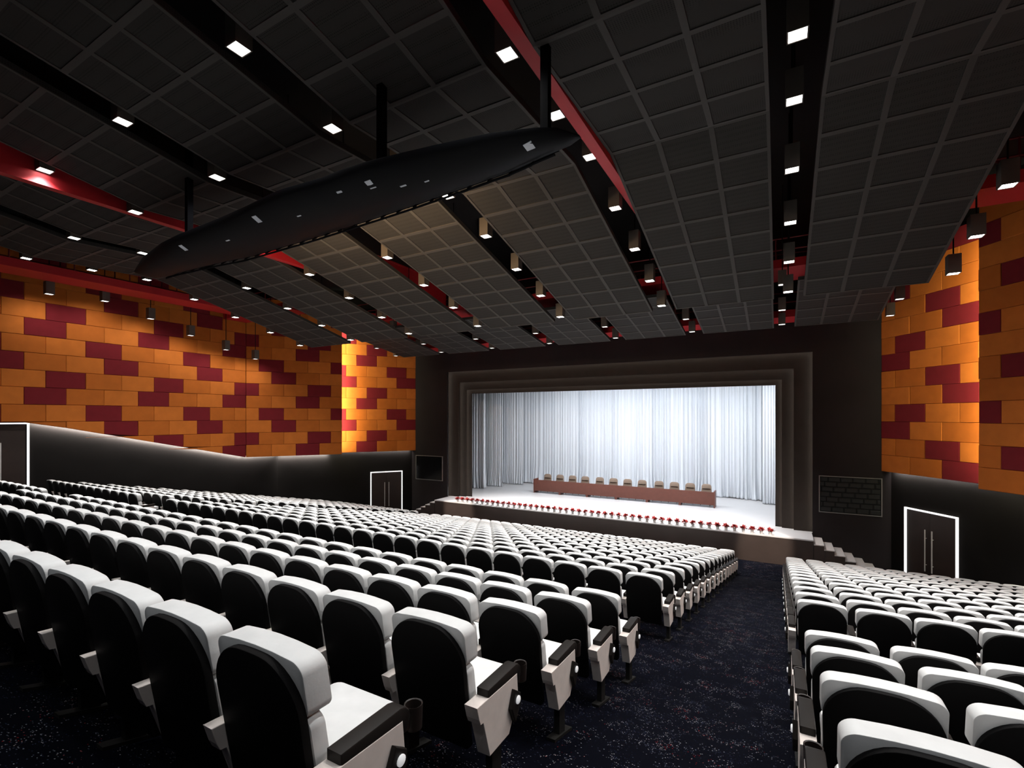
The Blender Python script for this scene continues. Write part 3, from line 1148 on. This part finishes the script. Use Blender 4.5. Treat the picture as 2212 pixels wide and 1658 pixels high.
seats = []
for bank, rows in (('rear', REAR_Y), ('front', FRONT_Y)):
    for ri, y in enumerate(rows):
        for block in ('centre', 'left', 'right'):
            xs = block_x(block)
            if bank == 'front' and ri == 14 and block != 'centre':
                xs = xs[:11]
            for ci, x in enumerate(xs):
                fz = floor_z(y)
                px, py, d = project(x, y, fz + 0.92)
                if px is None or d < 0.4:
                    continue
                pxl, pyl, _ = project(x - 0.4, y, fz + 0.5)
                m_ = 340 * 1.9 / d
                if px < -m_ or px > 2212 + m_ or py > 1658 + m_ * 0.4:
                    continue
                ends = []
                last = len(xs) - 1
                if block == 'centre':
                    if ci == 0:
                        ends.append(1)
                    if ci == last:
                        ends.append(-1)
                elif block == 'right':
                    if ci == 0:
                        ends.append(-1)
                    if ci == last:
                        ends.append(2)
                else:
                    if ci == 0:
                        ends.append(1)
                    if ci == last:
                        ends.append(-2)
                seats.append(dict(x=x, y=y, z=fz, d=d, bank=bank, row=ri, col=ci, block=block, ends=ends, n=len(xs)))
seats.sort(key=lambda s: s['d'])
near_seats, far_seats = seats[:300], seats[300:]


def seat_label(s):
    bank = 'rear' if s['bank'] == 'rear' else 'front'
    rowname = 'nearest' if s['row'] == 0 else ORD[s['row'] + 1] + '-nearest'
    col = 'at the aisle' if s['col'] == 0 else '%s from the %s aisle' % (ORD[s['col'] + 1], 'left' if s['block'] == 'left' else 'right')
    return 'black-backed white seat %s, %s row of %s %s block' % (col, rowname, bank, s['block'])


protos = {}


def build_seat(s):
    key = (s['bank'], s['block'], tuple(s['ends']))
    loc = (s['x'], s['y'], Z(s['z']))
    if key in protos:
        o = copy_thing(protos[key], loc, seat_label(s))
        return o
    P = PARTS[s['bank']]
    t = thing('theatre_seat', seat_label(s), 'seat', loc, 'rows of white and black theatre seats')
    for nm in ('back_shell', 'headrest', 'lumbar_cushion', 'seat'):
        link(nm, P[nm], t)
    right_end = [e for e in s['ends'] if e > 0]
    left_end = [e for e in s['ends'] if e < 0]
    def side(x, end, lamp, sgn):
        link('side_panel', P['end_panel' if end else 'side_panel'], t, (x, 0, 0))
        link('armrest', P['end_armrest' if end else 'armrest'], t, (x, 0, 0))
        link('cup_holder', P['cup_holder'], t, (x, 0, 0))
        link('leg', P['leg'], t, (x, 0, 0))
        if lamp:
            l = link('aisle_lamp', P['aisle_lamp'], t, (x + sgn * 0.042, 0, 0))
            l.scale = (sgn, 1, 1)
            link('lens', P['lamp_lens'], l)
    # every seat owns the panel on its left, the right-hand end seat also one on its right
    if left_end:
        side(-0.325, True, left_end[0] == -1, -1)
    else:
        side(-0.290, False, False, -1)
    if right_end:
        side(0.325, True, right_end[0] == 1, 1)
    protos[key] = t
    return t


for s in near_seats:
    build_seat(s)

# the remaining seats far down the hall, one mass
base = raw(simple_seat())


def end_raw(x, hw):
    q = MB()
    simple_end(q, x, hw)
    return raw(q)


e_int, e_l, e_r = end_raw(-0.290, 0.031), end_raw(-0.325, 0.042), end_raw(0.325, 0.042)
V, Fs, Mi = [], [], []
slots = [M_SHELL, M_WHITE, M_PANEL, M_ARM, M_FOOT]
off = 0
for s in far_seats:
    pieces = [base, e_l if any(e < 0 for e in s['ends']) else e_int]
    if any(e > 0 for e in s['ends']):
        pieces.append(e_r)
    for v, f, m_ in pieces:
        V.append(v + np.array([s['x'], s['y'], Z(s['z'])]))
        for q, mm in zip(f, m_):
            Fs.append([a + off for a in q])
            Mi.append(slots.index(mm))
        off += len(v)
me = bpy.data.meshes.new('distant_theatre_seats')
me.from_pydata(np.concatenate(V).tolist(), [], Fs)
for m_ in slots:
    me.materials.append(m_)
me.polygons.foreach_set('material_index', Mi)
bm = bmesh.new()
bm.from_mesh(me)
bmesh.ops.recalc_face_normals(bm, faces=bm.faces)
bm.to_mesh(me)
bm.free()
me.polygons.foreach_set('use_smooth', [True] * len(me.polygons))
me.set_sharp_from_angle(angle=R(35))
tag(link('distant_theatre_seating', me), 'remaining distant rows of white-topped black seats nearest the stage', 'seating', kind='stuff')


# ------------------------------------------------------------------ stage dressing: conference table, chairs, flowers, curtains
TX0, TX1, TY = -13.87, -3.03, 27.68
tb = thing('conference_table', 'long reddish-brown conference table with solid front across the stage', 'table', ((TX0 + TX1) / 2, TY, Z(ZS)))
hl = (TX1 - TX0) / 2
mb = MB()
mb.box(-hl + 0.06, hl - 0.06, 0.03, 0.06, 0.14, 0.84, M_TABLE)
mb.build('front_board', tb)
mb = MB()
mb.box(-hl + 0.06, hl - 0.06, 0.06, 0.62, 0.72, 0.76, M_TABLE)
mb.build('table_top', tb)
for k in range(7):
    x = -hl + 2 * hl * k / 6
    mb = MB()
    if k in (0, 6):
        a = 0 if k == 0 else -0.06
        mb.box(x + a, x + a + 0.06, 0, 0.64, 0.001, 0.88, M_TABLE)
    else:
        mb.box(x - 0.06, x + 0.06, 0.065, 0.60, 0.001, 0.72, M_TABLE)
        mb.box(x - 0.06, x + 0.06, 0.035, 0.065, 0.001, 0.139, M_TABLE)
    mb.build('support_panel', tb)


def stage_chair():
    t = thing('conference_chair', '-', 'chair', (0, 0, 0), 'chairs behind the conference table')
    mb = MB()
    poly = outline(0.25, 0.62, 1.12, 0.13, 0.05, 0.015, -0.12, 5)
    pad(mb, poly, 0.28, 0.33, 0.02, 0.02, M_TAN)
    mb.v = [(x, y + 0.10 * (z - 0.62), z) for x, y, z in mb.v]
    mb.box(-0.205, 0.205, 0.272, 0.30, 0.86, 0.875, M_CHROME)
    mb.build('backrest', t, smooth=40)
    mb = MB()
    mb.prism(outline(0.25, 0.42, 0.50, 0.03, 0.03), 'y', -0.22, 0.25, M_TAN, 0.02)
    mb.build('seat', t, smooth=40)
    mb = MB()
    mb.bar((-0.27, -0.1, 0.66), (-0.27, 0.27, 0.70), 0.02, M_CHROME)
    mb.bar((0.27, -0.1, 0.66), (0.27, 0.27, 0.70), 0.02, M_CHROME)
    mb.bar((-0.27, -0.1, 0.66), (-0.25, -0.1, 0.46), 0.015, M_CHROME)
    mb.bar((0.27, -0.1, 0.66), (0.25, -0.1, 0.46), 0.015, M_CHROME)
    mb.build('armrests', t)
    for sx_, sy_ in ((-1, -1), (1, -1), (1, 1), (-1, 1)):
        mb = MB()
        mb.bar((sx_ * 0.20, sy_ * 0.18, 0.44), (sx_ * 0.24, sy_ * 0.24, 0.0), 0.016, M_CHROME)
        mb.build('leg', t)
    return t


ch_u = [1183, 1209.5, 1236.5, 1264, 1295.5, 1325, 1355.5, 1387, 1423.5, 1456.8, 1490.8, 1526]
src = None
for k, px in enumerate(ch_u):
    u = math.tan(math.atan((px - 1106) / F_PX) - YAW)
    lab = 'tan stage chair behind the long table, %s from the left' % ORD[k + 1]
    if src is None:
        src = stage_chair()
        src.location = (u * 28.75, 28.45, Z(ZS))
        src['label'] = lab
    else:
        copy_thing(src, (u * 28.75, 28.45, Z(ZS)), lab)


def flower_pot():
    t = thing('flower_pot', '-', 'potted flower', (0, 0, 0), 'red flower pots along the stage edge')
    mb = MB()
    cyc = lambda r, z: [(r * math.cos(2 * math.pi * k / 12), r * math.sin(2 * math.pi * k / 12), z) for k in range(12)]
    mb.loft([cyc(0.05, 0.0), cyc(0.075, 0.12), cyc(0.082, 0.13), cyc(0.07, 0.13), cyc(0.06, 0.10)], M_POT)
    mb.build('pot', t, smooth=40)
    rg = random.Random(3)
    for nm, m_, cnt in (('flower_head', M_PETAL, 46), ('leaves', M_STEM, 14)):
        mb = MB()
        for k in range(cnt):
            az = rg.uniform(0, 2 * math.pi)
            el = R(rg.uniform(-5, 75)) if nm == 'flower_head' else R(rg.uniform(-25, 15))
            L_ = rg.uniform(0.13, 0.20)
            base_ = Vector((rg.uniform(-0.04, 0.04), rg.uniform(-0.04, 0.04), rg.uniform(0.15, 0.20)))
            d = Vector((math.cos(az) * math.cos(el), math.sin(az) * math.cos(el), 0.75 * math.sin(el)))
            sd = d.cross(Vector((0, 0, 1))).normalized() * rg.uniform(0.022, 0.04)
            up = sd.cross(d).normalized() * 0.012
            a, b, c_, e_ = base_, base_ + d * L_ * 0.5 + sd, base_ + d * L_, base_ + d * L_ * 0.5 - sd
            mid = base_ + d * L_ * 0.5 + up
            lo = base_ + d * L_ * 0.5 - up
            mb.add([a, b, c_, e_, mid, lo], [(0, 1, 4), (1, 2, 4), (2, 3, 4), (3, 0, 4), (1, 0, 5), (2, 1, 5), (3, 2, 5), (0, 3, 5)], m_)
        mb.build(nm, t)
    return t


src = None
NF = 48
u0, u1 = -0.7162, -0.0150
for k in range(NF):
    x = (u0 + (u1 - u0) * k / (NF - 1)) * 22.62
    lab = 'red potted flower on the stage edge, %s from its left end' % ORD[k + 1]
    if src is None:
        src = flower_pot()
        src.location = (x, 22.60, Z(ZS))
        src['label'] = lab
    else:
        o = copy_thing(src, (x, 22.60, Z(ZS)), lab)
        o.rotation_euler = (0, 0, random.uniform(0, 6.28))


def curtain(name, label, x0, x1, y, zt, amp, wl_, seed, bow=0.0):
    """pleated cloth sheet with folds that loosen toward the hem"""
    rg = np.random.default_rng(seed)
    n = max(12, int((x1 - x0) / 0.022))
    xs = np.linspace(x0, x1, n)
    zs = [0.012, 0.10, 0.22, 0.4, 0.65, 0.95, 1.3, 1.8, 2.4, 3.2, 4.2, 5.4, zt - ZS]
    # pleat phase with uneven widths
    ph = np.cumsum(np.interp(xs, np.linspace(x0, x1, max(4, int((x1 - x0) / 0.35))), rg.uniform(0.55, 1.7, max(4, int((x1 - x0) / 0.35))))) * (xs[1] - xs[0]) * 2 * math.pi / wl_
    am = np.interp(xs, np.linspace(x0, x1, max(4, int((x1 - x0) / 0.5))), rg.uniform(0.35, 1.25, max(4, int((x1 - x0) / 0.5))))
    sway = np.interp(xs, np.linspace(x0, x1, max(4, int((x1 - x0) / 0.9))), rg.uniform(-1, 1, max(4, int((x1 - x0) / 0.9))))
    V_, F_ = [], []
    for j, z in enumerate(zs):
        h = max(0.0, 1 - z / 1.5)
        a = amp * am * (1 + 0.8 * h)
        yy = y + a * np.sin(ph + 1.2 * h * h * np.sin(xs * 5.1 + seed)) + 0.4 * a * np.sin(2.3 * ph + 1.0) + 0.06 * sway * (1 + 2 * h * h)
        xx = xs + 0.05 * h * h * np.sin(xs * 3.3 + seed * 1.7)
        zz = z + (0.02 * np.sin(xs * 4.0 + seed) + 0.02 if j == 0 else 0) * np.ones(n)
        for i in range(n):
            V_.append((float(xx[i]), float(yy[i]), Z(ZS) + float(zz[i]) - (0.0)))
    for j in range(len(zs) - 1):
        for i in range(n - 1):
            F_.append((j * n + i, j * n + i + 1, (j + 1) * n + i + 1, (j + 1) * n + i))
    me_ = bpy.data.meshes.new(name)
    cx_ = (x0 + x1) / 2
    me_.from_pydata([(a - cx_, b - y, c - Z(ZS)) for a, b, c in V_], [], F_)
    me_.materials.append(M_CURT)
    me_.polygons.foreach_set('use_smooth', [True] * len(me_.polygons))
    o = link(name, me_, None, (cx_, y, Z(ZS)))
    so = o.modifiers.new('thickness', 'SOLIDIFY')
    so.thickness = 0.012
    return tag(o, label, 'curtain', 'white pleated stage curtains')


curtain('stage_curtain', 'wide white pleated curtain across the back of the stage', -20.0, 3.2, 31.5, 3.9, 0.085, 0.27, 11)
legs = [(27.4, -17.43), (28.9, -16.87), (30.4, -16.0)]
nmk = ['nearest the audience', 'second from the audience', 'farthest from the audience']
for k, (y, xe) in enumerate(legs):
    curtain('curtain_leg', 'narrow white side curtain at left of the stage, %s' % nmk[k], xe - 3.2, xe, y, 3.9, 0.075, 0.18, 21 + k)
    if k == 2:
        curtain('curtain_leg', 'narrow white side curtain at right of the stage', 2 * CX - xe, 2 * CX - xe + 3.2, y - 0.2, 3.9, 0.05, 0.17, 31 + k)
